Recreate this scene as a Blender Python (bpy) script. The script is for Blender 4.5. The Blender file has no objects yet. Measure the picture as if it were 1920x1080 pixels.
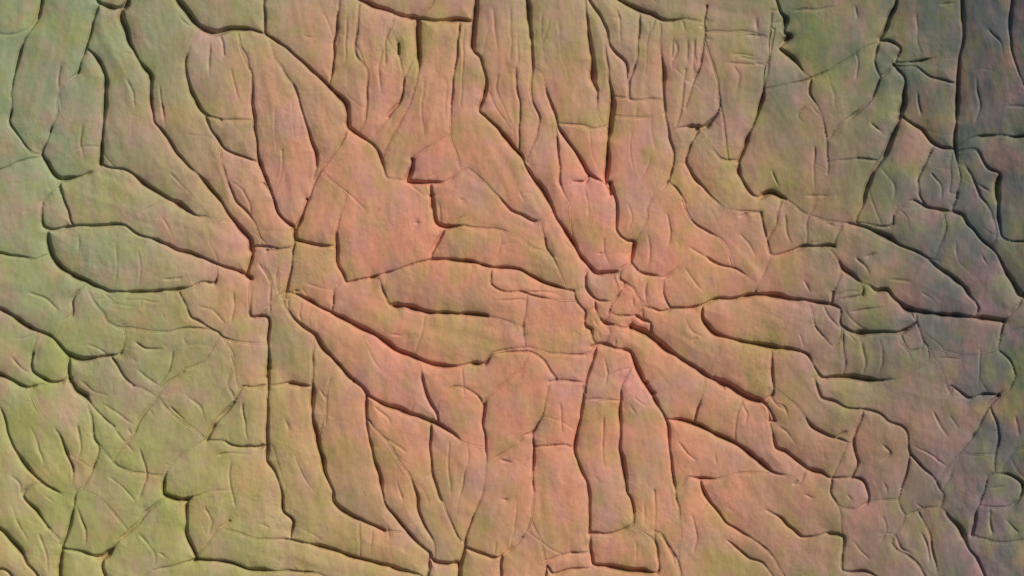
import bpy, math
import numpy as np

# ------------------------------------------------------------------ camera
sc = bpy.context.scene
U = 0.001                      # one traced unit = 1 mm
W, H = 1920, 1080              # extent of the traced tissue, in units
CAM_Z = 11.0
cam_d = bpy.data.cameras.new('camera')
cam = bpy.data.objects.new('camera', cam_d)
sc.collection.objects.link(cam)
cam.location = (0.0, 0.0, CAM_Z)
cam.rotation_euler = (0.0, 0.0, 0.0)
cam_d.sensor_width = 36.0
cam_d.lens = 36.0 * CAM_Z / (W * U)
cam_d.clip_end = 200.0
sc.camera = cam

# ------------------------------------------------------------------ sky and sun
SUN_EL, SUN_AZ = 41.0, 41.0    # light falls from the upper right of the picture
world = bpy.data.worlds.new('World')
sc.world = world
world.use_nodes = True
wn = world.node_tree
bg = wn.nodes['Background']
sky = wn.nodes.new('ShaderNodeTexSky')
sky.sky_type = 'NISHITA'
sky.sun_disc = False
sky.sun_elevation = math.radians(SUN_EL)
sky.sun_rotation = math.radians(90.0 - SUN_AZ)
wn.links.new(sky.outputs[0], bg.inputs[0])
bg.inputs[1].default_value = 0.06

sun_d = bpy.data.lights.new('sun', 'SUN')
sun_d.energy = 3.75
sun_d.angle = math.radians(2.0)
sun_d.color = (1.0, 0.965, 0.92)
sun = bpy.data.objects.new('sun', sun_d)
sc.collection.objects.link(sun)
sun.rotation_euler = (0.0, math.radians(90.0 - SUN_EL), math.radians(SUN_AZ))
sun.location = (3, 3, 5)

sc.view_settings.view_transform = 'Standard'
sc.view_settings.look = 'None'
sc.view_settings.gamma = 1.0
sc.view_settings.exposure = 0.0
sc.view_settings.use_curve_mapping = False

# ------------------------------------------------------------------ grooves traced between the cells
# tile letter+digit sets the origin, @ the groove's strength, then points
LINES = """
A1 @.6 215,-30 215,0 190,90 140,170 100,270 75,370 60,480 60,560 45,630 80,690 130,760 @.3 175,800 215,800
A1 @.35 -20,885 100,840 180,820 225,810
A1 @.9 500,-20 510,15 560,35 625,45 650,20 665,-20
A1 @1 625,45 635,110 660,190 700,270 740,340 @.8 775,385 780,470 790,560 795,630 840,680 900,770 960,840 1030,910 1080,970 B1 1110,50 1160,120 @.9 1230,210 1290,290 1305,345
A1 @.6 510,15 500,50 480,120 465,180 450,245 420,320 405,375 @.2 330,440 300,500 300,580 275,640 @.5 260,680 235,740 @.9 215,800 250,860 285,915 320,935 380,925 @.7 450,910 @.3 490,890 520,850
A1 @.4 450,250 @.8 490,285 525,340 540,390 @.9 545,500 540,620 535,700 525,790 520,850
A1 @.5 320,935 305,960 320,1010 B1 310,0 330,80 355,140 365,190 380,215
A1 @.5 520,850 560,870 640,880 690,905 @1 740,950 820,1000 900,1050 960,1080 B1 830,50 900,95 970,140 @.6 1010,165 1060,165 @.25 1110,175 1215,195
A1 @1 920,-10 960,50 1000,110 1060,155 @.9 1130,170 1200,150 1300,155 @.6 1380,170
A1 @.8 1370,-20 1375,60 1380,170 A2 @.9 100,210 170,260 @.7 250,330 330,400 @.9 420,490 465,540 475,600 475,655 @.7 530,700 600,750 640,800 655,850 @.3 680,920 760,940
A2 @.35 475,660 440,740 380,830 340,880 305,950 275,1030 250,1080 B2 @.6 265,80 235,180 200,240
A2 @.2 340,880 400,940 480,1010 560,1080
A1 @.3 1130,170 1150,220 1160,290
A1 @.2 1040,165 990,240 @.7 960,320 970,400 990,460 @.9 1020,530 1050,580 @.7 1090,610 1150,625
A1 @.6 1060,590 @.9 1080,640 1110,700 1160,770 1210,800 @.6 1270,820 @.4 1340,840
A1 @.3 1250,270 1280,330 1310,400 @.6 1310,560 1325,680 1335,780 @1 1345,850 1380,940 1420,1030 B2 @.9 40,0 90,70 115,150 160,195 200,225 200,240
A2 @.25 100,300 150,380 190,430 @.8 215,490 240,590 270,680 300,760 315,800 @.3 310,880 305,950
A2 @.25 140,780 135,850 130,920
A1 @.4 1150,860 1180,940 @.5 1215,1030 B1 1225,90 1290,150 @.3 1320,200
B1 @.2 310,0 270,40 @.4 225,90 220,150 @.9 220,220 280,235 @.7 400,215 520,215 600,215 650,220 @.9 700,255 780,285 850,310 950,350 1050,385 1120,415 1200,440 1260,465 1295,490
B1 @.5 230,230 245,250 @.9 245,300 265,370 @1 310,430 380,475 450,505 520,540 @.8 580,565 700,560 800,555 880,555 920,550 @.5 1000,530 1060,510 1110,515 @.3 1125,470 1125,420
B1 @.7 -20,360 60,375 130,380 @.4 200,390 260,365
B1 @.5 920,555 960,620 990,690 1030,710 1080,745 1130,770 1160,800 @.2 1230,820 1390,830
B1 @.3 450,505 480,590 540,680 560,715 @.35 620,745 700,750 790,765 880,765 960,750 1050,750 1100,755
B1 @.9 -20,645 60,680 130,730 @1 200,770 270,800 310,840 @.9 360,885 420,910 @.5 500,900 570,890 620,880 @.2 650,800 640,750
B1 @.2 440,520 @.5 380,590 375,640 370,680 @.2 330,720 290,810
B1 @.5 570,893 610,950 650,1010 690,1050 C1 @.4 680,90 740,110 780,130 810,150
B1 @.2 200,775 175,850 @.6 170,880 165,930 @.9 175,975 230,1010 270,1030 @.7 320,1030 @.4 360,1000
B1 @.7 360,890 355,970 @.9 360,1030 C1 360,60 @1 390,110 440,145 @.35 480,200 540,260 590,310
B1 @1 -20,990 50,1020 100,1050 C1 100,95 @.7 150,105 @.3 200,85 265,78
B1 @.2 1295,490 1290,600 @.6 1300,685 1340,690 1390,700 @.7 1390,800 1390,900 1385,1000 C1 1390,0 1395,100 @.6 1385,200 1380,300 @.8 1385,400 C2 60,480 100,540 130,640 @.9 140,740 190,800 @.4 180,890
B1 @.6 1310,335 1310,380 1290,430 1275,470
B1 @.5 1308,335 1360,325 1440,335 B2 60,345 170,335 195,320
C1 @.4 -20,180 0,200 @.8 20,240 40,330 70,410 110,480 160,530 210,590 270,630 @.2 330,660 400,640
C1 @.2 200,230 270,300 @.8 310,360 340,430 370,490 380,520 @.3 385,600 400,640
C1 @.25 440,145 470,250 @.5 490,370 510,410 500,480 470,560 430,620 400,640 @.6 380,720 360,800 340,880 @.8 320,930 400,950 470,970 540,980 @.4 620,890 650,870 720,800 760,750 @.3 850,680
C1 @.3 510,400 600,500 690,540
C1 @.25 420,630 520,680 560,710
C1 @.7 322,935 310,1000 310,1090
C1 @.6 535,980 530,1030 545,1090
C1 @.2 210,590 @.6 130,640 120,670 @.7 160,720 190,745 230,800 250,830 @.25 310,900 322,930
C1 @.9 -20,830 60,900 110,960 @.8 140,1020 180,1060 200,1095
C1 @.5 -20,1050 60,1085
C1 @.3 1070,375 980,430 920,470 870,530 @.9 850,600 850,660 920,680 970,685 @.4 1000,670 @.15 1090,640 1200,635
C1 @.7 970,688 965,780 @.8 965,860 1000,930 1020,990 @.4 960,1010 870,1040 800,1050
C1 @.8 1020,990 1100,1000 1200,1015 1280,1045 @.6 1440,1055 C2 200,1055 @.4 380,1090
C1 @.35 1020,970 1080,900 1130,840 1190,790
C1 @.5 1070,375 1120,280 1180,220 1220,160 @.3 1180,90 B1 @.2 1210,950 1210,880 1160,800
C1 @.5 1220,160 1255,95 1320,100 1395,95
C1 @.3 1070,375 1160,380 @.6 1200,400 1290,410 1340,415 1385,400
C1 @.35 810,150 870,80 950,20 B1 @.25 960,960 1050,930 1100,850 1140,790
C1 @.35 810,150 760,220 720,280 700,330
C1 @.25 815,155 900,240 1000,310 1070,375
B2 @.8 200,240 205,290 @.6 250,305 330,320 @.3 415,325
B2 @.6 205,285 190,330 185,360 185,430 165,500 150,560 @.3 110,590 50,640
B2 @.3 415,250 @.6 415,300 415,370 430,430 455,490 475,515 @.5 540,495 600,485 @.3 640,490 @.6 665,560 690,620 @1 715,632 780,635 850,655 900,670 1000,675 1100,670 @.8 1200,685
B2 @.6 600,485 680,460 740,445 @.65 850,405 @.75 900,395
B2 @.5 900,395 920,350 950,290 975,240
A2 @.8 810,830 800,880 780,940 @.9 800,945 900,945 @.5 980,945 @.2 1040,910 1100,880
A2 @.3 810,830 880,770
A2 @.8 905,945 910,1000 910,1080 B2 910,60 920,150 935,205 990,230 @.4 1080,215 @.5 1200,235 1240,235 @.2 1330,260 1440,330
B2 @.8 900,395 980,395 @.9 1060,400 1130,410 @.7 1220,430 1300,435 1370,445 @.8 1420,470 B3 120,485 170,515 240,540 320,555
B3 @.4 165,280 175,330 210,375
B2 @.25 1200,0 1260,60 @.7 1330,140 1380,165 1440,190 @.2 1480,185 1520,150
B2 @.4 1220,430 1220,520 1270,555 1380,560 B3 80,570 160,590 @.2 240,600 340,610
B2 @.4 150,560 200,570 @.8 270,605 330,640 @1 395,665 480,715 560,755 640,800 720,855 800,895 900,935 @.9 960,945 1040,945 1130,930 @.7 1190,930 @.3 1230,880 1300,860 1400,845 B3 100,850 @.4 200,880 300,885 380,885 410,850
B2 @.5 395,665 400,600 405,550 @.3 415,530 455,490
B3 @.2 -80,880 @.4 0,870 90,870 160,910 200,970 230,1020 C3 @.4 195,75 280,65 330,70 375,80
B2 @.3 150,560 150,640 @.6 230,735 290,775 @.8 310,790 345,855 400,910 460,970 520,1030 580,1085 C2 @.9 510,65 580,140 650,180 750,220 850,255 950,300 1030,345 @.2 1080,390 1190,420
B2 @.25 310,800 300,850 @.5 290,910 295,1000 C2 290,0 290,70 @.9 295,130 290,230 310,340 335,450 350,530 @.7 380,610 400,650 400,690 @.8 440,735 530,785 600,820 660,845
C2 @.25 70,90 @.8 180,80 230,95 @.4 290,95
C2 @.4 360,150 360,240
C2 @.3 540,790 540,870 540,985
C2 @.8 575,140 575,230 @.9 580,320 600,420 @1 630,530 645,570 @.5 665,690 @.8 720,770 780,850 @.9 840,910 @.8 900,960 920,1000 950,1015 @.9 1050,1020
C2 @.5 580,260 620,320 680,380
C2 @.25 680,380 720,450 800,570 @.6 830,660 840,720 860,790 880,830 @.3 920,900 930,1000
C2 @.6 905,285 905,400 910,500 930,600 960,680 @.3 980,700 1010,800 1060,900
C1 @.3 1340,890 1440,890 C2 @.5 170,890 @.8 270,910 380,940 480,975 580,1000 680,1030 @.6 800,1065 870,1095
C2 @.7 905,965 900,1030 890,1095
C2 @.8 1050,1020 1055,1095
C2 @.6 1055,1020 1080,940 @.4 1090,870 1140,740 1180,620 1190,500 @.6 1190,400 1180,300 1185,190
C2 @.6 1080,935 1150,960 1220,985 @.4 1270,980 1330,930 1380,880
C2 @.6 1275,980 1265,1030 1270,1095
C2 @.2 820,-80 850,0 @.7 860,60 880,130 910,190 940,230 @.3 940,295
C2 @.2 940,230 960,160 @.4 1030,100 1100,110 1150,150 1180,190 1190,170 @.3 1230,130 1300,70 C3 @.2 50,0 90,-80
C3 @.3 20,400 60,350 @.6 110,335 130,300 160,235 @.2 195,75
C3 @.3 115,335 @.6 110,395 110,500 110,640
C3 @.4 110,410 200,405 280,400 330,420
A2 @.5 500,-30 @.9 570,10 620,40 700,60 760,80 820,90 840,100
A2 @.4 840,100 900,30 930,-20
A2 @.8 840,100 950,110 1050,105 1125,115
A2 @.9 1145,-20 1140,50 1125,120 1125,250 @.7 1160,300 1185,370 1195,440 1180,520 1160,580 @.9 1230,640 1280,700 1330,760 1380,820 A3 60,850 110,920 160,990 200,1050 B3 170,50 200,100 240,190 290,260 330,320 360,380 @.8 410,440 450,465 530,465 @.5 560,460
A2 @.9 840,100 840,200 845,300 @.7 845,345 @.25 820,450 770,600 700,720 650,830
A2 @.5 770,400 750,510 710,570 690,610
A2 @.6 735,230 740,280
A2 @.2 430,-20 @.6 425,70 420,150 405,230 400,300 400,360 @.2 380,440
A2 @.35 530,30 520,150 515,280 @.2 580,370 @.4 575,470 575,520 @.2 560,640
A2 @.3 700,150 670,220 670,330
A2 @.45 1055,110 1050,180 1040,300 1025,400 1015,500 1010,600 @.2 1010,700
A2 @.2 1350,360 @.4 1350,430 1365,520 1370,640 1360,780
A3 @.9 75,-20 90,120 100,250 @.8 105,350 @.4 95,450 @.5 110,530 140,610 @.25 130,700
A3 @.3 105,350 150,380 170,440 @.8 185,500 210,560 240,660 280,720 330,790 370,860 400,910 @.3 490,960
A3 @.5 230,660 240,800 250,900 255,960 @.2 300,1080
A3 @.8 390,-20 430,40 470,100 490,160 @.4 500,230 @.6 540,280 590,330 @.35 600,430 610,500
A3 @.4 375,-20 380,60 @.9 395,140 400,220 415,320 420,400 440,470 @.6 440,500 @.2 450,600 500,680
A3 @.35 490,160 480,250 500,380 @.9 520,480 520,560 505,650 500,750 500,850 @.7 490,950 510,1010 B3 510,0 530,60 545,150 540,230 560,265 @.8 600,295 630,300 @.5 615,400
A3 @.6 530,-20 @.9 640,40 720,70 780,105 @.5 830,110 @.2 900,100 1000,110
A3 @.4 660,60 655,200 645,300 610,420 @.5 610,510 @.4 680,520 720,515 @.2 790,520
A3 @.3 520,500 610,510
A3 @.2 520,600 620,610 700,605
A3 @.3 765,110 770,250 @.7 790,380 785,450 790,530 805,660 815,700 840,780 840,850 810,940 @.3 750,1000 700,1080 B3 700,180 650,270 630,300
A3 @.3 250,645 350,650 420,665 505,650
A3 @.6 320,945 380,945
A3 @.25 900,360 890,450 880,560 850,670
A3 @.2 815,690 850,670 @.7 930,660 970,665 1010,655 @.4 1060,590 1080,520 @.25 1060,400 1000,200
A3 @.8 965,665 930,740 905,810 905,850 940,910 980,960 @.3 1100,1080 B3 1290,150
A3 @.25 840,850 905,840
A3 @.3 1080,540 1100,640 1110,750 1120,830
A3 @.35 810,940 850,980 900,1060 B3 @.4 880,90 910,150 960,210 1020,250 @.2 1100,300 1160,440
A3 @.4 1010,30 1000,110 1000,200 975,350 950,410 @.25 900,560
A3 @.35 1010,165 1160,165 @.2 1250,170
A3 @.3 1360,150 1340,280 @.5 1310,360 1310,450 @.7 1300,520 1260,620 1230,690 1200,780 1175,835
A3 @.2 965,670 1020,740 @.4 1080,825 1175,835 @.9 1180,900 1210,960 1250,1010 @.7 1290,1030 B4 60,75 @.9 130,45 180,70 @.6 200,80
A4 @.5 150,-20 170,60 @.9 200,100 @.5 190,160 @.9 225,190 @.5 165,245 @.9 240,300 @.3 300,380 330,410
A4 @.3 130,60 120,200 110,380 90,460
A4 @.3 90,465 230,435 @.6 290,425 330,410 380,390 @.3 450,360 580,270 690,215
A4 @.7 330,410 330,490 @.3 370,560 400,650 410,720 420,900
A4 @.5 780,-20 @.8 740,100 700,180 690,210 745,215 @.6 800,260 @.4 770,320 830,325 @.7 900,320 @.2 1000,300 1095,300
A4 @.8 760,335 810,400 820,450 810,530 800,600 860,650 910,680 960,740 1010,770 1065,780
A4 @.4 690,215 660,320 690,400 750,345
A4 @.5 690,400 650,510 580,580 470,660 @.25 420,720
A4 @.4 760,340 870,350 960,410 @.5 1040,430 @.3 1090,440
A4 @.8 1110,-20 1115,200 1095,300 1090,450 1080,600 1070,700 1070,780 @.6 1090,860 1100,930 1085,1010 B4 1060,110 1060,150
A4 @.35 1055,780 1050,900 1050,1000
A4 @.8 800,605 760,700 720,790 @.7 660,890 620,980 590,1080 @.3 B4 560,200
A4 @.4 570,820 690,840
A4 @.6 1360,-20 1350,240 1400,400 1450,480
A4 @.25 1075,775 1150,730 @.6 1220,715 1300,710 1380,715 1460,715
A4 @.3 1080,790 1170,780 @.8 1210,830 1250,880 1300,910 1290,960 1290,1080 B4 1290,150 1310,270 @.6 1350,295 1460,300
A4 @.4 1120,850 1160,920 1200,1020 B4 1240,110 1280,230 1280,290 1250,325
A4 @.4 970,750 910,870 885,940 890,1020 920,1060 B4 930,120
B4 @.35 560,200 740,220 760,160 @.6 840,90 @.8 880,100 930,120 1000,140 1060,150 1110,165 1140,210 1200,280 1250,325 @.9 1290,370 1330,450 1370,520 1410,580 @.4 1460,555
B4 @.4 1410,580 1400,620 1360,670 1320,710
B4 @.3 410,190 500,200 @.9 580,215 640,235 @1 720,275 780,310 850,345 920,380 980,430 1050,480 1110,530 @.9 1140,570 1190,640 @.4 1165,690
B4 @.35 1020,150 1020,240 980,340 960,410
B4 @.25 420,330 470,390 @.9 500,440 540,470 580,505 @.4 600,520 640,530 @.7 680,555 720,550 @.9 770,600 830,650 880,665 960,675 1040,685 1110,685 1200,695 1320,710
B4 @.5 1320,710 1300,790 1290,860 1350,910 @.3 1380,990 1350,1060 C4 1300,140
B4 @.2 1290,860 1220,870 1120,890 940,850
B4 @.3 180,80 150,200 105,300 @.5 130,370 180,370 250,350 @.7 310,325 380,325 450,325
B4 @.25 130,370 60,520 @.7 45,575
B3 @.5 820,645 900,645 @.7 990,625 1030,610 1090,595 1180,590 @.9 1270,575 B4 150,585 250,600 350,610 440,630 @.5 480,650 480,690 490,740 @.8 560,775 620,775 700,770 800,770 @.3 870,720 880,670
B4 @.6 445,560 435,630
B4 @.35 600,520 600,575 500,600 440,625
B4 @.3 850,665 890,760 @.6 920,830 940,850 @.2 930,930 760,1015
B4 @.4 800,770 830,860 900,860
B4 @.4 500,750 500,860 510,930 500,1000
B3 @.6 990,625 985,690 @.9 1000,730 1060,785 1130,800 1230,825 1330,840 B4 170,850 250,865 320,890 @.6 345,930 @.9 390,1000 450,1000 600,1010 700,1020 @.5 760,1015
B4 @.4 360,740 400,800 450,845 490,800 490,740
B4 @.25 130,870 @.6 130,990 140,1050 C4 135,140 @.3 90,180
B3 @.8 620,740 @1 700,780 780,840 860,895 940,945 1020,1000 1100,1050 C3 1050,55 1130,100 1220,150 @.8 1300,175 C4 @.5 110,200 150,270
C4 @.4 350,50 380,150 @.6 450,170 520,210 @.4 590,215 @.8 650,220 690,235 740,280 800,305 @.5 830,340 840,440 @.6 890,500 920,530 980,580 @.35 1010,660 1000,720
C4 @.4 840,440 820,560 780,680
C4 @.25 270,200 300,240 @.7 330,290 380,330 @.2 550,400
C3 @.4 800,270 @.8 870,270 @1 950,295 1050,340 1140,380 1220,430 1280,480 @.8 1350,540 @.2 1440,560 C4 270,595
C4 @.3 110,200 130,330 @.7 150,410 @.9 200,430 260,480 310,520 390,540 @.5 430,570 530,570 @.8 590,575 620,600 @.7 630,690 @.35 560,730 480,720 @.6 450,680 430,640 440,580
C4 @.4 600,250 550,350 @.6 560,430 580,490 550,565
C4 @.3 310,530 @.6 270,595 240,600
C4 @.3 480,720 490,870
C4 @.3 100,740 @.6 170,780 230,830 290,880 @.35 400,860 @.8 430,860 500,880 @.35 490,960 500,1050 @.7 590,1055 @.3 680,1090
C4 @.4 1060,90 @.7 1140,150 1230,135 @.3 1300,140
C4 @.5 1300,140 1240,200 1200,280 1140,380 1100,430 @.3 980,580
C4 @.4 1250,190 1300,350 1280,440 1270,545 @.5 1240,560 1220,640 1180,750 1160,860
C4 @.4 1260,545 @.7 1340,545 1420,600 @.35 1390,680 1330,720 1200,710
C4 @.25 1280,440 1150,450 1100,430
C4 @.3 780,680 820,760 880,740 1000,720 @.5 1050,780 @.8 1100,830 1140,930 1190,980 @.3 1230,1095
C4 @.25 640,690 780,680
C4 @.4 880,740 940,850 960,970 @.3 1000,1095
C4 @.3 820,760 760,870 750,920 @.4 870,1000 930,1095
C4 @.25 1420,600 1470,610
C4 @.25 1160,860 1300,900 1470,880
C4 @.25 1320,500 1380,420 1470,400
B4 @.3 1300,790 1380,760 1470,740
B3 @.7 410,850 430,840 470,835 @.4 540,855 @.6 580,860 620,880 @.9 650,960 690,1030 730,1085 C3 700,80 750,180 800,270 815,320 @.7 820,420 825,500 840,600 @.4 850,640 @.2 880,850
B3 @.6 430,840 420,920 390,1010 380,1085 C3 375,100 355,250 335,330 @.8 325,450 @.7 370,550 390,600 @.5 400,700 400,860
C3 @.3 365,165 420,165 550,170
C3 @.3 580,60 565,110 @.8 560,250 560,400 570,500 @.9 590,590 @.6 600,650 620,680 630,760 625,820 @.4 530,855 @.6 410,860
C3 @.3 740,640 740,700 740,820 740,900
C3 @.3 850,640 910,570 @.7 980,575 @.4 1060,575 @.2 1200,540 1350,542
C3 @.5 975,580 @.9 1000,660 1050,730 1110,800 @.7 1160,830 @.4 1250,890 1330,950 C4 @.3 200,1095
C3 @.5 405,870 @.8 410,960 420,1020 @.9 480,1030 600,1050 680,1055 @.6 750,1065 @.4 760,1000 740,900 @.2 625,820
C3 @.4 770,860 820,930 860,1000 @.2 880,1095
C3 @.4 310,960 410,955
C3 @.4 170,1095 180,1030 210,1070 300,1050 410,1040
C3 @.3 1120,900 @.7 1210,970 1240,990 1300,1010 @.3 1360,1095
C3 @.5 940,295 960,220 975,180 @.25 1000,100 1010,30
C3 @.3 1160,385 1160,270 1200,150
B3 @.5 55,740 60,790
B3 @.25 1000,380 @.6 1040,405 1100,425 1160,440 @.25 1270,520
B3 @.4 1290,150 1310,250 1340,350
B4 @.25 200,80 300,150 410,190
B4 @.25 450,325 470,260 500,200
D1 @.7 155,525 170,590 210,650 240,690 @.5 230,760 @.9 250,800 280,820 @.5 285,880 300,920 @.6 325,945
D1 @.5 270,340 235,400 @.8 240,490 280,550 320,585 350,600 @.4 430,610
D1 @.35 155,520 240,490
D1 @.3 450,385 470,440 490,510
D1 @.35 510,500 @.7 480,560 440,620 425,690 @.35 405,740
D1 @.5 315,590 @.7 320,660 @.35 340,720 @.9 380,770 420,785 @.4 470,790 530,810 595,800
D1 @.35 240,690 315,655
D1 @.4 595,300 650,370 @.7 700,390 800,400 860,410 @.2 960,330
D1 @.4 595,300 @.5 520,360 510,440 545,460 @.35 510,500
D1 @.35 545,460 610,510
D1 @.5 850,415 850,540 880,620 900,660 @.6 830,680 770,660 730,655 @.3 680,650 690,750
D1 @.5 425,690 500,710 570,715 @.3 620,720 @.7 640,720 690,750 @.4 745,770 @.7 745,850
D1 @.3 595,800 600,750 640,720
D1 @.3 400,785 425,850 380,935
C3 @.25 110,640 100,780 @.2 150,900 180,1030
C1 @.25 800,1050 740,1095
B4 @.25 940,850 1000,960 @.3 1050,1085
C4 @.25 1100,430 1050,560 @.2 1000,640
C2 @.25 1380,880 1430,780 @.2 1440,640
! A2 @0.25 470,60 465,200 @0.14 460,330
! A2 @0.25 690,130 680,200 700,240
! A2 @0.22 655,250 640,350 @0.14 650,480
! A2 @0.25 1080,150 1075,250 1070,420 @0.14 1060,560
! A2 @0.18 870,400 860,560 @0.11 870,700
! A2 @0.18 990,420 980,560 @0.11 985,660
! A2 @0.22 1260,380 1250,470 @0.14 1290,560 1330,650
! A2 @0.22 1210,470 1250,560 @0.14 1310,640
! A2 @0.18 1230,30 1235,150 @0.11 1250,260
! A2 @0.18 1320,40 1325,200 @0.11 1320,320
! A2 @0.25 390,590 405,610
! A2 @0.14 100,560 95,650 @0.14 110,800
! A2 @0.14 180,520 190,620 @0.11 200,720
! A1 @.3 1240,230 1280,300 @.2 1290,360
! A1 @.3 1200,360 1215,420 @.2 1240,520
! A1 @.25 1090,230 1080,330 @.15 1090,420
! A1 @.3 830,440 835,500 @.5 845,560 @.2 850,640
! A1 @.3 660,400 690,480 @.2 700,560
! A1 @.25 320,340 300,420 @.15 320,560
! A1 @.25 430,640 420,760 @.15 440,860
! A1 @.2 900,760 960,840 @.2 1010,880
! A1 @.25 880,900 960,980 @.15 1020,1040
! A1 @.35 220,1040 235,1070
! A3 @0.22 840,200 830,300 @0.14 835,360
! A3 @0.25 950,200 945,380 @0.14 930,480
! A3 @0.22 1010,180 985,320 @0.18 960,400
! A3 @0.29 1265,90 1280,160
! A3 @0.18 1070,430 1060,560
! A3 @0.18 1150,340 1180,400 @0.14 1160,480
! A3 @0.18 1180,300 1290,310
! A3 @0.18 160,60 150,200 @0.11 170,330
! A3 @0.14 240,120 260,300 @0.11 300,420
! A3 @0.18 30,150 35,330
! A3 @0.29 545,60 560,130 @0.22 560,200
! A3 @0.29 560,290 590,340 @0.36 600,345
! A3 @0.18 710,120 700,260 @0.14 690,400
! A3 @0.14 620,680 610,800 @0.11 630,900
! A3 @0.14 720,560 725,680 @0.11 740,780
! A3 @0.14 400,650 410,760 @0.11 440,860
! A3 @0.18 720,820 690,900 @0.11 640,980
! A3 @0.18 760,900 740,980
! B3 @.3 470,280 480,350 @.2 500,420
! B3 @.25 800,150 820,240 @.2 810,320
! B3 @.2 700,260 720,350 @.15 700,430
! B3 @.25 600,100 620,180 @.15 600,240
! B3 @.25 380,30 400,130 @.15 390,220
! B3 @.35 1180,170 1230,150
! B3 @.25 920,330 1000,380
! B3 @.25 900,440 960,520 @.15 1000,560
! B3 @.25 1180,260 1230,310 @.2 1260,370
! B3 @.4 940,810 960,800
! B3 @.4 330,770 345,780
! B3 @.25 480,900 500,980 @.15 480,1050
! B3 @.3 90,560 160,560 @.2 240,570
! B3 @.2 900,700 930,760 @.15 1000,800
! B2 @.3 820,200 850,205
! B2 @.25 590,190 610,160 @.2 640,130
! B2 @.25 1050,70 1080,90
! B2 @.3 1030,200 1060,180 @.2 1100,170
! B2 @.25 280,520 330,540 @.2 390,550
! B2 @.3 700,780 760,785
! B2 @.25 560,820 600,900 @.15 640,960
! B2 @.25 1250,600 1330,600 @.2 1400,605
! B2 @.35 1390,720 1395,780
! B2 @.25 40,420 60,480 @.2 80,520
! B2 @.25 120,460 110,540
! B2 @.3 180,420 210,410
! B1 @.3 410,260 415,300 @.2 410,340
! B1 @.2 600,300 610,420 @.15 600,520
! B1 @.2 720,350 730,450 @.15 720,530
! B1 @.35 850,500 880,500 @.3 950,490
! B1 @.3 840,670 850,700
! B1 @.4 855,840 865,850
! B1 @.4 695,905 705,915
! B1 @.4 960,800 965,820
! B1 @.3 1130,830 1140,840
! B1 @.2 840,170 870,230 @.15 900,270
! B1 @.2 1380,430 1410,500 @.15 1430,600
! B1 @.25 580,620 700,640
! B1 @.25 720,600 740,660
! C1 @.25 150,130 170,200 @.15 230,260
! C1 @.25 60,700 90,800 @.15 150,900
! C1 @.3 600,330 640,380 @.2 690,440
! C1 @.3 660,310 690,360
! C1 @.3 230,660 280,700
! C1 @.3 1130,450 1200,440 @.2 1300,450
! C1 @.25 860,500 900,510
! C1 @.25 1120,850 1060,920
! C2 @.35 330,110 360,180 @.25 365,300
! C2 @.3 420,270 440,275
! C2 @.3 610,200 680,250 @.2 700,300
! C2 @.3 650,350 720,400 @.2 780,440
! C2 @.25 1000,380 1000,520 @.15 1010,640
! C2 @.25 1100,480 1060,640 @.15 1040,760
! C2 @.3 1270,480 1330,490
! C2 @.4 1280,682 1315,685
! C2 @.25 150,270 170,320
! C2 @.2 200,450 240,560 @.15 300,640
! C2 @.25 600,840 600,920 @.15 590,980
! C2 @.25 680,820 690,900
! C2 @.25 1250,900 1240,960
! C2 @.25 730,580 740,620 @.3 760,690
! C3 @.3 620,200 650,240
! C3 @.25 640,160 700,200
! C3 @.25 480,250 470,400 @.15 480,520
! C3 @.25 690,700 690,800
! C3 @.3 860,380 910,440 @.25 960,480
! C3 @.25 1050,440 1060,500
! C3 @.35 1130,730 1150,745
! C3 @.25 1190,180 1220,240 @.15 1200,300
! C3 @.3 1340,140 1380,190 @.25 1430,220
! C3 @.25 250,180 260,330
! C3 @.2 640,900 650,1000
! C3 @.25 930,760 960,880 @.2 940,960
! C3 @.4 790,880 830,960 @.25 850,1030
! C4 @.35 160,180 200,200 @.25 220,260
! C4 @.3 170,300 210,330 @.2 260,400
! C4 @.3 440,370 520,330
! C4 @.3 700,400 740,440 @.2 700,480
! C4 @.35 520,660 550,690
! C4 @.3 300,660 350,680
! C4 @.3 700,760 720,840 @.25 690,900
! C4 @.35 760,850 800,930 @.25 850,960
! C4 @.3 900,850 930,920 @.3 940,1000
! C4 @.3 560,900 600,960 @.2 640,1000
! C4 @.3 960,220 1000,300 @.2 1040,360
! C4 @.3 1050,250 1090,310
! C4 @.3 870,700 920,740
! C4 @.3 1250,620 1330,610
! C4 @.3 1250,720 1260,860
! C4 @.25 1330,780 1400,850
! C4 @.25 1380,250 1400,350
! B4 @.3 770,110 830,180 @.2 840,250
! B4 @.3 620,380 660,360
! B4 @.3 560,380 620,440 @.2 640,480
! B4 @.3 740,500 850,510
! B4 @.3 540,660 620,650 @.2 700,640
! B4 @.3 460,580 520,560 @.2 580,560
! B4 @.3 270,780 300,850
! B4 @.3 600,820 610,920 @.2 600,980
! B4 @.3 690,800 700,920 @.2 680,980
! B4 @.35 790,820 830,870 @.25 850,910
! B4 @.3 1200,850 1200,960 @.2 1190,1050
! B4 @.3 990,900 1100,910
! B4 @.3 200,160 210,260 @.2 230,310
! B4 @.3 300,500 330,560
! B4 @.25 900,560 980,620
! B4 @.25 1080,300 1090,400 @.15 1150,460
! B4 @.25 1200,360 1250,440
! B4 @.4 410,210 450,215
! A4 @.3 250,60 330,50 @.2 460,40
! A4 @.3 560,260 580,330 @.2 560,420
! A4 @.3 300,560 260,600 @.2 300,650
! A4 @.35 205,865 215,875
! A4 @.3 350,760 350,900 @.2 350,990
! A4 @.3 130,880 160,960
! A4 @.35 310,1015 420,1015
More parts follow.
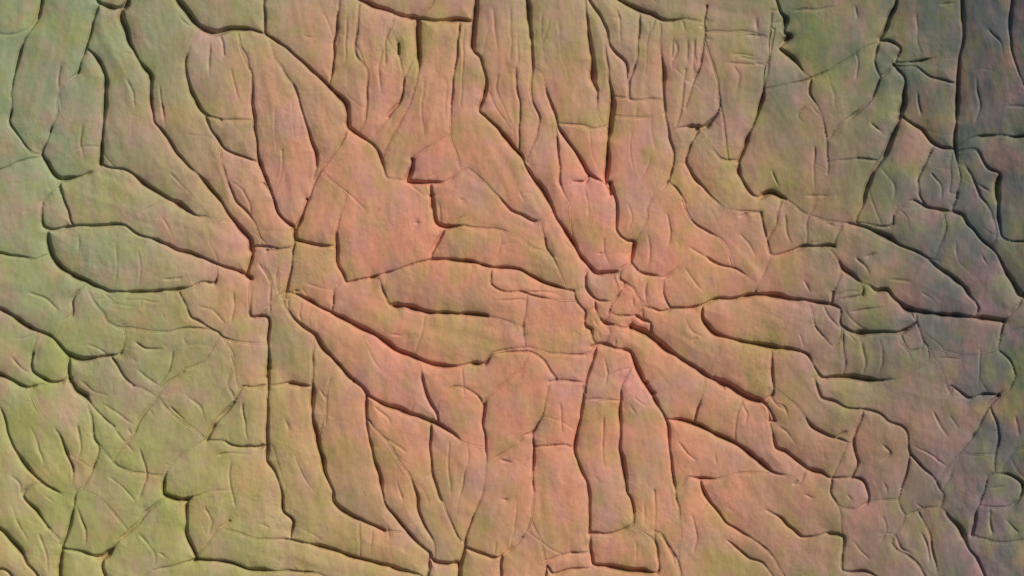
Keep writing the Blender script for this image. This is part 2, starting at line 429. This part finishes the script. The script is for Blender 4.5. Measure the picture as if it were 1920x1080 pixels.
! A4 @.3 880,80 880,200 @.2 900,280
! A4 @.3 640,640 700,690
! A4 @.3 1240,160 1300,230 @.2 1320,330
! A4 @.3 1180,400 1200,560 @.2 1180,640
! A4 @.3 1000,30 1060,20
! A4 @.3 880,480 900,600
! A4 @.3 950,900 1000,960 @.2 1000,1040
! A4 @.3 1190,960 1250,1000
! A4 @.3 40,100 60,160
! A4 @.3 0,185 90,185
! A4 @.3 40,330 120,340
! A4 @.3 700,880 760,960 @.2 760,1040
! A4 @.3 560,30 570,100
! A4 @.3 1330,560 1440,560
! D1 @.3 590,200 560,260
! D1 @.3 330,240 400,230
! D1 @.4 150,850 165,870
! D1 @.3 320,440 330,480
! D1 @.35 600,560 610,640
! D1 @.35 720,450 710,560 @.2 720,640
! D1 @.3 480,900 460,960
! D1 @.35 300,740 330,800
! D1 @.3 340,840 350,900
E1 @.25 700,180 610,220
! E1 @0.36 640,60 660,90
! E1 @0.36 620,130 680,180
! E1 @0.36 640,325 690,330
! E1 @0.25 700,270 900,265
! E1 @0.25 1080,140 1070,260
! E1 @0.25 960,300 1150,300
! E1 @0.22 870,460 1060,470
! E1 @0.25 840,540 1060,550
! E1 @0.36 745,800 750,890
! E1 @0.36 1120,590 1130,620
! E1 @0.29 1110,700 1160,720
! E1 @0.29 390,340 410,420 @0.22 350,530
! E1 @0.29 560,580 545,650
! E1 @0.22 460,640 450,760 @0.14 440,900
! E1 @0.22 610,380 600,500
! E1 @0.25 430,150 460,260
! E1 @0.22 500,330 490,520
! E1 @0.22 0,830 150,850
! F1 @0.28 250,430 290,490 @0.21 340,570
! F1 @0.32 390,470 375,560 @0.28 390,660
! F1 @0.35 400,690 470,690
! F1 @0.42 490,640 540,640
! F1 @0.42 465,520 450,585
! F1 @0.32 600,590 640,600 @0.21 690,610
! F1 @0.24 560,620 600,680
! F1 @0.28 340,580 330,700 @0.21 330,810
! F1 @0.24 470,700 460,800 @0.17 500,860
! F1 @0.28 160,470 200,430
! F1 @0.21 200,600 190,700 @0.21 190,820
! F1 @0.21 560,720 550,800 @0.21 560,860
! F1 @0.28 500,430 540,440
! F1 @0.28 220,220 300,290
! F1 @0.21 440,500 400,480
! B1 @.3 470,545 530,560 @.2 600,620
! B1 @.3 150,560 240,600 @.2 300,660
! B1 @.3 60,900 110,960 @.2 160,980
! B1 @.3 640,600 830,610
! B1 @.3 1040,640 1110,660 @.2 1180,740
! B1 @.3 1210,560 1215,640 @.2 1200,720
! B1 @.35 700,820 760,860 @.25 840,860
! B1 @.3 900,870 880,960 @.2 820,1040
! B1 @.3 1200,900 1220,960 @.2 1230,1060
! C1 @.3 880,200 960,270
! C1 @.3 420,60 480,120 @.25 560,150
! C1 @.3 540,190 640,260 @.2 690,290
! C1 @.3 720,420 760,560 @.2 720,680
! C1 @.3 560,560 620,600 @.2 700,690
! C1 @.3 160,300 200,400 @.2 220,500
! C1 @.3 400,300 420,420 @.2 400,500
! C1 @.3 60,560 100,600 @.25 110,680
! C1 @.3 200,860 240,960 @.2 250,1050
! C1 @.3 400,720 440,840 @.2 440,920
! C1 @.3 720,860 800,960 @.2 800,1030
! C1 @.3 1060,720 1100,800 @.2 1080,880
! C1 @.3 1200,480 1190,600 @.2 1220,720
! C1 @.3 1260,180 1270,300 @.2 1290,380
! C1 @.3 960,130 1040,200 @.2 1060,280
! C1 @.3 1330,800 1400,830
"""
TILES = {r + c: (x, y, 520 / 1440) for r, y in (('A', 0), ('B', 345), ('C', 690)) for c, x in (('1', 0), ('2', 480), ('3', 960), ('4', 1400))}
TILES['D1'] = (1040, 420, 260 / 1080)
TILES['F1'] = (420, 380, 280 / 1080)
TILES['E1'] = (1180, 0, 320 / 1440)
MARG = 110
G = 1.7                        # mesh spacing in units
rng = np.random.default_rng(11)


def load(txt):
    out = []
    for ln in txt.strip().splitlines():
        ox, oy, k = 0, 0, 1
        s = .5
        pts = []
        for t in ln.split():
            if t == '!':
                continue
            if t in TILES:
                ox, oy, k = TILES[t]
            elif t[0] == '@':
                s = float(t[1:])
            else:
                x, y = map(float, t.split(','))
                pts.append((ox + x * k, oy + y * k, s * (.85 if k < .25 else 1)))
        out.append(np.array(pts))
    return out


def run_on(lines):
    """grooves that reach the edge of the traced area run on outwards"""
    res = []
    for p in lines:
        for e in (0, 1):
            q = p if e == 0 else p[::-1]
            x, y, s = q[0]
            d = None
            m = 22
            if x < m:
                d = (-1, 0)
            if y < m and (x >= m or y < x):
                d = (0, -1)
            if x > W - m:
                d = (1, 0)
            if y > H - m:
                d = (0, 1)
            if d is not None and (x < 3 or y < 3 or x > W - 3 or y > H - 3):
                v = q[0, :2] - q[1, :2]
                v = v / (np.hypot(*v) + 1e-6) * .5 + np.array(d)
                v /= max(abs(v))
                q = np.vstack([[[x + v[0] * 150, y + v[1] * 150, s], [x + v[0] * 60, y + v[1] * 60, s]], q])
            p = q if e == 0 else q[::-1]
        res.append(p)
    return res


def spline(p, step=5.):
    if len(p) < 3:
        n = max(2, int(np.hypot(*(p[1, :2] - p[0, :2])) / step) + 1)
        t = np.linspace(0, 1, n)[:, None]
        return p[0] * (1 - t) + p[1] * t
    q = np.vstack([2 * p[0] - p[1], p, 2 * p[-1] - p[-2]])
    out = []
    for i in range(1, len(q) - 2):
        a, b, c, d = q[i - 1:i + 3]
        n = max(1, int(np.hypot(*(c[:2] - b[:2])) / step))
        t = (np.arange(n) / n)[:, None]
        xy = .5 * ((2 * b) + (c - a) * t + (2 * a - 5 * b + 4 * c - d) * t ** 2 + (3 * b - a - 3 * c + d) * t ** 3)
        st = b * (1 - t) + c * t
        xy[:, 2] = st[:, 2]
        out.append(.75 * xy + .25 * st)
    out.append(q[-2][None])
    return np.vstack(out)


def close_ends(C):
    """loose ends run on to the groove they nearly reach"""
    add = []
    for i, p in enumerate(C):
        O = np.vstack([c for j, c in enumerate(C) if j != i])
        for e in (0, 1):
            q = p if e == 0 else p[::-1]
            x = q[0]
            if not (-20 < x[0] < W + 20 and -20 < x[1] < H + 20):
                continue
            d = np.hypot(O[:, 0] - x[0], O[:, 1] - x[1])
            k = d.argmin()
            if d[k] < 15:
                a = np.array([x, O[k]])
                a[:, 2] = x[2]
                add.append(a)
                continue
            v = x[:2] - q[min(4, len(q) - 1), :2]
            v = v / (np.hypot(*v) + 1e-9)
            r = O[:, :2] - x[:2]
            al = r @ v
            pe = abs(r[:, 0] * v[1] - r[:, 1] * v[0])
            ok = (al > 0) & (pe < 4 + .25 * al) & (al < 75)
            if ok.any():
                k = np.where(ok)[0][al[ok].argmin()]
                a = np.array([x, O[k]])
                a[0, 2] = min(x[2], .3)
                a[1, 2] = min(.22, x[2])
                add.append(a)
    return C + [spline(a) for a in add]


def vnoise(x, y, wx, wy, seed):
    """smooth value noise, wavelengths wx, wy in units"""
    r = np.random.default_rng(seed)
    T = r.random((64, 64)) * 2 - 1
    u = x / wx + 1000.5
    v = y / wy + 1000.5
    iu = np.floor(u).astype(int)
    iv = np.floor(v).astype(int)
    fu = u - iu
    fv = v - iv
    fu = fu * fu * (3 - 2 * fu)
    fv = fv * fv * (3 - 2 * fv)
    a = T[iv % 64, iu % 64]
    b = T[iv % 64, (iu + 1) % 64]
    c = T[(iv + 1) % 64, iu % 64]
    d = T[(iv + 1) % 64, (iu + 1) % 64]
    return (a * (1 - fu) + b * fu) * (1 - fv) + (c * (1 - fu) + d * fu) * fv


rows = LINES.strip().splitlines()
GROOVES = close_ends([spline(p) for p in run_on(load('\n'.join(r for r in rows if r[0] != '!')))])
N_BORDER = len(GROOVES)                    # these part the cells; the rest are wrinkles within a cell
for c in load('\n'.join(r for r in rows if r[0] == '!')):
    c = spline(c)
    c[:, 2] *= np.clip(np.minimum(np.arange(len(c)), np.arange(len(c))[::-1]) / 2 + .4, 0, 1)
    GROOVES.append(c)
# hand-traced strokes are never dead straight: a slight waver
for c in GROOVES:
    wx = vnoise(c[:, 0], c[:, 1], 23, 23, 5) * 2.0
    wy = vnoise(c[:, 0], c[:, 1], 23, 23, 6) * 2.0
    c[:, 0] += wx
    c[:, 1] += wy

# a groove deepens and fades along its way
for c in GROOVES:
    f = .92 + .42 * vnoise(c[:, 0], c[:, 1], 42, 42, 31) + .22 * vnoise(c[:, 0], c[:, 1], 15, 15, 32)
    dv = np.gradient(c[:, :2], axis=0) if len(c) > 2 else np.tile(c[-1, :2] - c[0, :2], (len(c), 1))
    run = abs(dv[:, 0] - dv[:, 1]) / (np.hypot(dv[:, 0], dv[:, 1]) * 1.4142 + 1e-6)   # 1 where it rises to the right
    c[:, 2] = np.clip(c[:, 2] * np.clip(f, .30, 1.15) * (1 + .40 * run ** 3), .04, 1.12)
# hairline wrinkles, mostly across or along the nearest traced groove
allp = np.vstack([np.hstack([c[:-1, :2], c[1:, :2] - c[:-1, :2]]) for c in GROOVES[:N_BORDER] if len(c) > 1])
for k in range(300):
    x0, y0 = rng.random(2) * (W, H)
    near = allp[np.hypot(allp[:, 0] - x0, allp[:, 1] - y0).argmin()]
    th = math.atan2(near[3], near[2]) + rng.normal() * .3
    if k % 5 < 3:                           # a side branch of that groove
        x0, y0 = near[0], near[1]
        th += rng.choice((-1, 1, 1 + math.pi, math.pi - 1)) * (.5 + .7 * rng.random())
    n = int(4 + rng.random() ** 2 * 14)
    pts = [(x0, y0)]
    for q in range(n):
        th += rng.normal() * .14
        pts.append((pts[-1][0] + 6 * math.cos(th), pts[-1][1] + 6 * math.sin(th)))
    s0 = .08 + .20 * rng.random() ** 2
    GROOVES.append(np.array([(px_, py_, s0 * min(1, (i + .6) / 2, (n - i + .3) / 4)) for i, (px_, py_) in enumerate(pts)]))

# ------------------------------------------------------------------ partition into cells
nx = int((W + 2 * MARG) / G)
ny = int((H + 2 * MARG) / G)
mask = np.zeros((ny, nx), bool)
for c in GROOVES[:N_BORDER]:
    for a, b in zip(c[:-1], c[1:]):
        n = int(max(abs(b - a)[:2]) / G * 2) + 2
        t = np.linspace(0, 1, n)
        X = np.floor((a[0] + (b[0] - a[0]) * t + MARG) / G).astype(int)
        Y = np.floor((a[1] + (b[1] - a[1]) * t + MARG) / G).astype(int)
        ok = (X >= 0) & (X < nx) & (Y >= 0) & (Y < ny)
        mask[Y[ok], X[ok]] = True
mk = mask.copy()
mk[1:] |= mask[:-1]
mask = mk
lab = -np.ones((ny, nx), int)
# connected regions by runs
par = []


def find(a):
    while par[a] != a:
        par[a] = par[par[a]]
        a = par[a]
    return a


prev = []
for y in range(ny):
    free = np.concatenate([[0], (~mask[y]).astype(np.int8), [0]])
    dlt = np.diff(free)
    runs = list(zip(np.where(dlt == 1)[0], np.where(dlt == -1)[0]))
    cur = []
    for (s, e) in runs:
        rid = -1
        for (ps, pe, pid) in prev:
            if ps < e and s < pe:
                f = find(pid)
                if rid < 0:
                    rid = f
                elif f != rid:
                    par[max(f, rid)] = min(f, rid)
                    rid = min(f, rid)
        if rid < 0:
            par.append(len(par))
            rid = len(par) - 1
        cur.append((s, e, rid))
        lab[y, s:e] = rid
    prev = cur
root = np.array([find(i) for i in range(len(par))])
lab[lab >= 0] = root[lab[lab >= 0]]
u, cnt = np.unique(lab[lab >= 0], return_counts=True)
for k in u[cnt < 260 / (G * G) * 1.0]:
    lab[lab == k] = -1
# every groove texel goes to a bordering cell
while (lab < 0).any():
    new = lab.copy()
    for dy, dx in ((0, 1), (0, -1), (1, 0), (-1, 0)):
        sh = np.full_like(lab, -1)
        ys, yd = (slice(max(dy, 0), ny + min(dy, 0)), slice(max(-dy, 0), ny + min(-dy, 0)))
        xs, xd = (slice(max(dx, 0), nx + min(dx, 0)), slice(max(-dx, 0), nx + min(-dx, 0)))
        sh[yd, xd] = lab[ys, xs]
        new = np.where(new < 0, sh, new)
    lab = new
ids, lab = np.unique(lab, return_inverse=True)
lab = lab.reshape(ny, nx)
NC = len(ids)

# ------------------------------------------------------------------ shared vertex sheet, cell borders smoothed
vy, vx = np.mgrid[0:ny + 1, 0:nx + 1]
PX = vx * G - MARG
PY = vy * G - MARG
PX = PX.astype(float)
PY = PY.astype(float)
eh = np.zeros((ny + 1, nx), bool)          # horizontal border edges
eh[1:ny] = lab[1:] != lab[:-1]
ev = np.zeros((ny, nx + 1), bool)
ev[:, 1:nx] = lab[:, 1:] != lab[:, :-1]
for it in range(5):
    sx = np.zeros_like(PX)
    sy = np.zeros_like(PX)
    n = np.zeros_like(PX)
    for (m, A, B) in ((eh, (slice(None), slice(0, nx)), (slice(None), slice(1, nx + 1))),
                      (ev, (slice(0, ny), slice(None)), (slice(1, ny + 1), slice(None)))):
        for (p, q) in ((A, B), (B, A)):
            sx[p] += np.where(m, PX[q], 0)
            sy[p] += np.where(m, PY[q], 0)
            n[p] += m
    ok = n >= 2
    inner = (vx > 0) & (vx < nx) & (vy > 0) & (vy < ny)
    ok &= inner
    PX[ok] = .5 * PX[ok] + .5 * sx[ok] / n[ok]
    PY[ok] = .5 * PY[ok] + .5 * sy[ok] / n[ok]

# ------------------------------------------------------------------ relief of the sheet
g1 = np.zeros_like(PX)                     # the narrow furrow
near_d = np.full_like(PX, 99.)             # distance to the nearest groove
g2 = np.zeros_like(PX)                     # the broad rounding of a cell towards it
wid = 1.0 + .35 * vnoise(PX, PY, 60, 60, 21)
RAD = 95.0
for c in GROOVES:
    for i in range(0, len(c) - 1):
        a, b = c[i], c[i + 1]
        x0, x1 = min(a[0], b[0]) - RAD, max(a[0], b[0]) + RAD
        y0, y1 = min(a[1], b[1]) - RAD, max(a[1], b[1]) + RAD
        i0, i1 = max(0, int((x0 + MARG) / G)), min(nx + 1, int((x1 + MARG) / G) + 2)
        j0, j1 = max(0, int((y0 + MARG) / G)), min(ny + 1, int((y1 + MARG) / G) + 2)
        if i1 <= i0 or j1 <= j0:
            continue
        X = PX[j0:j1, i0:i1]
        Y = PY[j0:j1, i0:i1]
        d = b[:2] - a[:2]
        L2 = d @ d + 1e-9
        t = np.clip(((X - a[0]) * d[0] + (Y - a[1]) * d[1]) / L2, 0, 1)
        dist = np.hypot(X - a[0] - t * d[0], Y - a[1] - t * d[1])
        s = a[2] + (b[2] - a[2]) * t
        w = (2.9 + .5 * s + 2.9 * s ** 3) * wid[j0:j1, i0:i1]
        near_d[j0:j1, i0:i1] = np.minimum(near_d[j0:j1, i0:i1], dist)
        v = s ** 1.45 * np.clip(1 - (dist / w) ** 2, 0, 1) ** 2
        g1[j0:j1, i0:i1] = np.maximum(g1[j0:j1, i0:i1], v)
        v = s ** 1.15 * (.42 * np.exp(-dist / 8.0) + .58 * np.exp(-dist / 27.0))
        g2[j0:j1, i0:i1] = np.maximum(g2[j0:j1, i0:i1], v)

dome = 2.0 + 3.0 * rng.random(NC)
lv = np.zeros((ny + 1, nx + 1), int)
lv[:ny, :nx] = lab
lv[ny, :nx] = lab[-1]
lv[:, nx] = lv[:, nx - 1]
Z = -12.0 * g1 - 9.0 * g2
Z += 2.4 * vnoise(PX, PY, 130, 130, 1) + 1.5 * vnoise(PX, PY, 56, 64, 2) + .7 * vnoise(PX, PY, 22, 34, 3) + .25 * vnoise(PX, PY, 9, 14, 4)
# fibres run lengthwise through every cell
lf = lab.ravel()
gx = np.tile(np.arange(nx) * G, ny)
gy = np.repeat(np.arange(ny) * G, nx)
n_ = np.bincount(lf, minlength=NC)
mx_ = np.bincount(lf, gx, NC) / n_
my_ = np.bincount(lf, gy, NC) / n_
sxx = np.bincount(lf, (gx - mx_[lf]) ** 2, NC) / n_
syy = np.bincount(lf, (gy - my_[lf]) ** 2, NC) / n_
sxy = np.bincount(lf, (gx - mx_[lf]) * (gy - my_[lf]), NC) / n_
ang = .5 * np.arctan2(2 * sxy, sxx - syy)
ca, sa = np.cos(ang)[lv], np.sin(ang)[lv]
al, ac = PX * ca + PY * sa, -PX * sa + PY * ca
off = (rng.random(NC) * 5000)[lv]
rt = np.sqrt((sxx - syy) ** 2 + 4 * sxy ** 2)
elon = 1 - np.sqrt((sxx + syy - rt) / (sxx + syy + rt))
fade = np.clip(1 - 1.6 * g2, 0, 1) * np.clip(elon * 1.7 - .25, .12, 1)[lv] * np.clip(near_d / 9.0, 0, 1) ** 1.5
Z += fade * (1.2 * vnoise(al + off, ac + off, 110, 17, 7) + .4 * vnoise(al + off, ac, 60, 8, 8))
# upward curl added along the right-hand border so that side shades darker
ex = np.clip(PX - 1330, 0, None)
Z += .00020 * ex ** 2
ex = np.clip(PX - 1640, 0, None) * np.clip(700 - PY, 0, 700) / 700
Z += .0003 * ex ** 2

WX = (PX - W / 2) * U
WY = (H / 2 - PY) * U
WZ = Z * U

# ------------------------------------------------------------------ materials
def srgb(r, g, b):
    f = lambda c: (c / 255 / 12.92) if c / 255 <= .04045 else ((c / 255 + .055) / 1.055) ** 2.4
    return (f(r), f(g), f(b), 1)


class N:
    def __init__(s, name):
        s.m = bpy.data.materials.new(name)
        s.m.use_nodes = True
        s.t = s.m.node_tree
        s.b = s.t.nodes['Principled BSDF']

    def n(s, typ, **kw):
        o = s.t.nodes.new(typ)
        for k, v in kw.items():
            setattr(o, k, v)
        return o

    def l(s, a, b):
        s.t.links.new(a, b)

    def math(s, op, a, b=None, c=None, clamp=False):
        o = s.n('ShaderNodeMath', operation=op, use_clamp=clamp)
        for i, v in enumerate((a, b, c)):
            if v is None:
                continue
            if isinstance(v, (int, float)):
                o.inputs[i].default_value = v
            else:
                s.l(v, o.inputs[i])
        return o.outputs[0]

    def mix(s, f, a, b, mode='MIX'):
        o = s.n('ShaderNodeMix', data_type='RGBA', blend_type=mode)
        for i, v in ((0, f), (6, a), (7, b)):
            if isinstance(v, (int, float)):
                o.inputs[i].default_value = v
            elif isinstance(v, tuple):
                o.inputs[i].default_value = v
            else:
                s.l(v, o.inputs[i])
        return o.outputs[2]

    def noise(s, vec, scale, detail=2.0, rough=.5, stretch=None):
        if stretch is not None:
            mp = s.n('ShaderNodeMapping')
            mp.inputs['Scale'].default_value = stretch
            s.l(vec, mp.inputs[0])
            vec = mp.outputs[0]
        o = s.n('ShaderNodeTexNoise')
        o.inputs['Scale'].default_value = scale
        o.inputs['Detail'].default_value = detail
        o.inputs['Roughness'].default_value = rough
        s.l(vec, o.inputs['Vector'])
        return o.outputs['Fac']

    def ramp(s, v, a, b):
        o = s.n('ShaderNodeMapRange', interpolation_type='SMOOTHSTEP')
        o.inputs['From Min'].default_value = a
        o.inputs['From Max'].default_value = b
        s.l(v, o.inputs['Value'])
        return o.outputs[0]


def tissue_material():
    k = N('vignetted_tissue')
    geo = k.n('ShaderNodeNewGeometry')
    pos = geo.outputs['Position']
    sep = k.n('ShaderNodeSeparateXYZ')
    k.l(pos, sep.inputs[0])
    x, y = sep.outputs[0], sep.outputs[1]
    # uneven edges for the light vignette painted below
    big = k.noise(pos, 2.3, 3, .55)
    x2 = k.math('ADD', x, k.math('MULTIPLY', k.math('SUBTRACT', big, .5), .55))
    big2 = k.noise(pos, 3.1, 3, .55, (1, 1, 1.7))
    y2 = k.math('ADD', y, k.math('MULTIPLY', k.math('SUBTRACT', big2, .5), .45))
    # green vignette rim, yellower to the bottom, right-hand shade painted in as grey
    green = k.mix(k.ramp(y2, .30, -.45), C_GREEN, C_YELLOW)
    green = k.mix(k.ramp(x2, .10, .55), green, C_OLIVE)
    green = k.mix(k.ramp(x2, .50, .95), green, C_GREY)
    # warm middle of the lighting vignette painted in, drawn out from upper left to lower right
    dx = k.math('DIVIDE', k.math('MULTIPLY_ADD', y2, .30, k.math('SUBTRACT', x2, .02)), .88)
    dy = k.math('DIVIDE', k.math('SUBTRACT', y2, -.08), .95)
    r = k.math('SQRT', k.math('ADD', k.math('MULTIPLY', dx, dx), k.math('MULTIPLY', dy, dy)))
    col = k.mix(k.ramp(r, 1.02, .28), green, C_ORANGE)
    # random colour blotches
    for sc_, st, tint, amt, seed in BLOTCH:
        mp = k.n('ShaderNodeMapping')
        mp.inputs['Location'].default_value = (seed * 3.7, seed * 1.9, seed)
        mp.inputs['Scale'].default_value = (st[0], st[1], 1)
        k.l(pos, mp.inputs[0])
        nz = k.noise(mp.outputs[0], sc_, 2.0, .55)
        col = k.mix(k.math('MULTIPLY', k.ramp(nz, .47, .72), amt), col, tint)
    # each cell differs a little in tone
    oi = k.n('ShaderNodeObjectInfo')
    rv = k.math('MULTIPLY_ADD', oi.outputs['Random'], .14, .93)
    hs = k.n('ShaderNodeHueSaturation')
    k.l(rv, hs.inputs['Value'])
    k.l(k.math('MULTIPLY_ADD', oi.outputs['Random'], -.012, .506), hs.inputs['Hue'])
    k.l(col, hs.inputs['Color'])
    col = hs.outputs[0]
    # fine grain
    gr = k.noise(pos, 95.0, 3, .6)
    col = k.mix(k.math('MULTIPLY', k.ramp(gr, .40, .75), .24), col, k.mix(.5, col, C_GRAIN))
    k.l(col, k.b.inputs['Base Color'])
    k.b.inputs['Roughness'].default_value = .62
    k.b.inputs['Specular IOR Level'].default_value = .25
    # fine relief: streaks along the cells and a granular skin
    s1 = k.noise(pos, 42.0, 3, .6, (1.0, .45, 1))
    s3 = k.noise(pos, 85.0, 4, .62)
    s4 = k.noise(pos, 16.0, 3, .6)
    patch = k.ramp(k.noise(pos, 6.0, 2, .5), .36, .66)       # smoother and rougher stretches
    h = k.math('ADD', k.math('MULTIPLY', s1, .5), k.math('MULTIPLY', k.math('MULTIPLY', s3, .42), patch))
    h = k.math('ADD', h, k.math('MULTIPLY', s4, .9))
    bp = k.n('ShaderNodeBump')
    bp.inputs['Strength'].default_value = 1.0
    bp.inputs['Distance'].default_value = .0036
    k.l(h, bp.inputs['Height'])
    k.l(bp.outputs[0], k.b.inputs['Normal'])
    return k.m


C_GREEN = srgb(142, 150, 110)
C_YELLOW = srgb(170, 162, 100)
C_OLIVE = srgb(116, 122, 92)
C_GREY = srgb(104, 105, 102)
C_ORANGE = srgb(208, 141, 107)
C_GRAIN = srgb(104, 80, 66)
BLOTCH = [
    (9.0, (1, .8), srgb(146, 154, 66), .38, 1),     # yellow-green
    (10.0, (1, .8), srgb(186, 144, 140), .32, 2),   # lilac
    (8.0, (1, 1), srgb(112, 134, 102), .20, 3),     # grey-green
    (15.0, (1, .7), srgb(210, 128, 104), .22, 4),   # salmon
    (24.0, (1, .6), srgb(152, 146, 70), .38, 5),
    (30.0, (1, .6), srgb(184, 130, 126), .32, 6),
]
TISSUE = tissue_material()

# ------------------------------------------------------------------ things
COL = sc.collection


def thing(name, label, cat, loc, kind=None):
    o = bpy.data.objects.new(name, None)
    COL.objects.link(o)
    o.location = loc
    o.empty_display_size = .05
    o['label'] = label
    o['category'] = cat
    if kind:
        o['kind'] = kind
    return o


def w(px, py, z=0.0):
    return ((px - W / 2) * U, (H / 2 - py) * U, z)


SOLE = -.045                   # underside of the cell layer
gm = bpy.data.meshes.new('ground')
gm.from_pydata([(-8, -8, SOLE - .004), (8, -8, SOLE - .004), (8, 8, SOLE - .004), (-8, 8, SOLE - .004)], [], [(0, 1, 2, 3)])
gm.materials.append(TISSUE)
go = bpy.data.objects.new('ground', gm)
COL.objects.link(go)
go['kind'] = 'structure'
go['label'] = 'flat pale base under the cell layer'

ROS = [
    dict(c=(540, 520), core=75,
         petals=[(519, 196), (460, 349), (596, 392), (298, 230), (400, 332), (315, 383), (247, 476), (417, 570), (544, 638), (655, 672), (604, 706), (757, 604), (528, 842), (638, 842)],
         o=thing('cell_rosette', 'rosette of long petal cells around a core of square cells, beside the green border', 'rosette', w(540, 520, SOLE))),
    dict(c=(1130, 580), core=85,
         petals=[(1114, 417), (1199, 332), (1284, 468), (1063, 468), (927, 468), (995, 536), (1038, 604), (1063, 672), (1140, 698), (1131, 876), (1216, 842), (1250, 672), (1352, 655), (1403, 587), (1224, 536), (842, 553)],
         o=thing('cell_rosette', 'rosette of long petal cells around a knot of tiny crumpled cells, toward the grey border', 'rosette', w(1130, 580, SOLE))),
]
for r_ in ROS:
    r_['o']['group'] = 'rosettes in the orange middle of the tissue'
SHEET = thing('cell_layer', 'bumpy layer of many-sided green, orange and grey cells surrounding both rosettes', 'tissue', w(960, 540, SOLE))

jj, ii = np.mgrid[0:ny, 0:nx]
cxg = ii * G - MARG + G / 2
cyg = jj * G - MARG + G / 2
nvx = nx + 1
flat_x, flat_y, flat_z = WX.ravel(), WY.ravel(), WZ.ravel()
order = np.argsort(lab.ravel(), kind='stable')
bounds = np.searchsorted(lab.ravel()[order], np.arange(NC + 1))
STATS = []
PETALS = {}                    # cells whose tips meet in a rosette's middle
for r_ in ROS:
    for (px, py) in r_['petals']:
        PETALS[int(lab[int((py + MARG) / G), int((px + MARG) / G)])] = ('petal_cell', r_['o'])
for c in range(NC):
    q = order[bounds[c]:bounds[c + 1]]
    qj, qi = q // nx, q % nx
    quads = np.stack([qj * nvx + qi, (qj + 1) * nvx + qi, (qj + 1) * nvx + qi + 1, qj * nvx + qi + 1], 1)
    px, py = qi * G - MARG, qj * G - MARG
    inside = (px > 0) & (px < W) & (py > 0) & (py < H)
    # border edges of this cell, for its side walls
    edges = []
    for (dj, di, a, b) in ((-1, 0, 0, 3), (1, 0, 2, 1), (0, -1, 1, 0), (0, 1, 3, 2)):
        j2, i2 = qj + dj, qi + di
        out = (j2 < 0) | (j2 >= ny) | (i2 < 0) | (i2 >= nx)
        same = np.zeros(len(q), bool)
        same[~out] = lab[j2[~out], i2[~out]] == c
        edges.append(np.stack([quads[~same, a], quads[~same, b]], 1))
    edges = np.vstack(edges)
    used, inv = np.unique(quads.ravel(), return_inverse=True)
    f_top = inv.reshape(-1, 4)
    lut = {int(g): k for k, g in enumerate(used)}
    be = np.array([[lut[int(a)], lut[int(b)]] for a, b in edges])
    bv = np.unique(be.ravel())
    cx, cy = flat_x[used].mean(), flat_y[used].mean()
    top = np.stack([flat_x[used] - cx, flat_y[used] - cy, flat_z[used] - SOLE], 1)
    low = top[bv].copy()
    low[:, :2] *= .985
    low[:, 2] = 0.0
    low_of = {int(v): len(used) + k for k, v in enumerate(bv)}
    walls = np.array([[a, b, low_of[int(b)], low_of[int(a)]] for a, b in be])[:, ::-1]
    co = np.vstack([top, low])
    faces = np.vstack([f_top, walls])
    mx, my = px.mean(), py.mean()
    area = len(q) * G * G
    if inside.sum() == 0:
        continue
    name, parent = PETALS.get(c, ('narrow_cell' if elon[c] > .55 else 'cell', SHEET))
    for r_ in ROS:
        if parent is SHEET and math.hypot(mx - r_['c'][0], my - r_['c'][1]) < r_['core'] and area < 13000:
            name, parent = 'core_cell', r_['o']
    me = bpy.data.meshes.new(name)
    me.vertices.add(len(co))
    me.vertices.foreach_set('co', co.astype(np.float32).ravel())
    nf = len(faces)
    me.loops.add(nf * 4)
    me.loops.foreach_set('vertex_index', faces.astype(np.int32).ravel())
    me.polygons.add(nf)
    me.polygons.foreach_set('loop_start', np.arange(0, nf * 4, 4, dtype=np.int32))
    sm = np.ones(nf, bool)
    sm[len(f_top):] = False
    me.polygons.foreach_set('use_smooth', sm)
    me.update(calc_edges=True)
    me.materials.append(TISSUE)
    ob = bpy.data.objects.new(name, me)
    COL.objects.link(ob)
    ob.parent = parent
    pl = parent.location
    ob.location = (cx - pl[0], cy - pl[1], SOLE - pl[2])
    STATS.append((name, int(mx), int(my), int(area)))
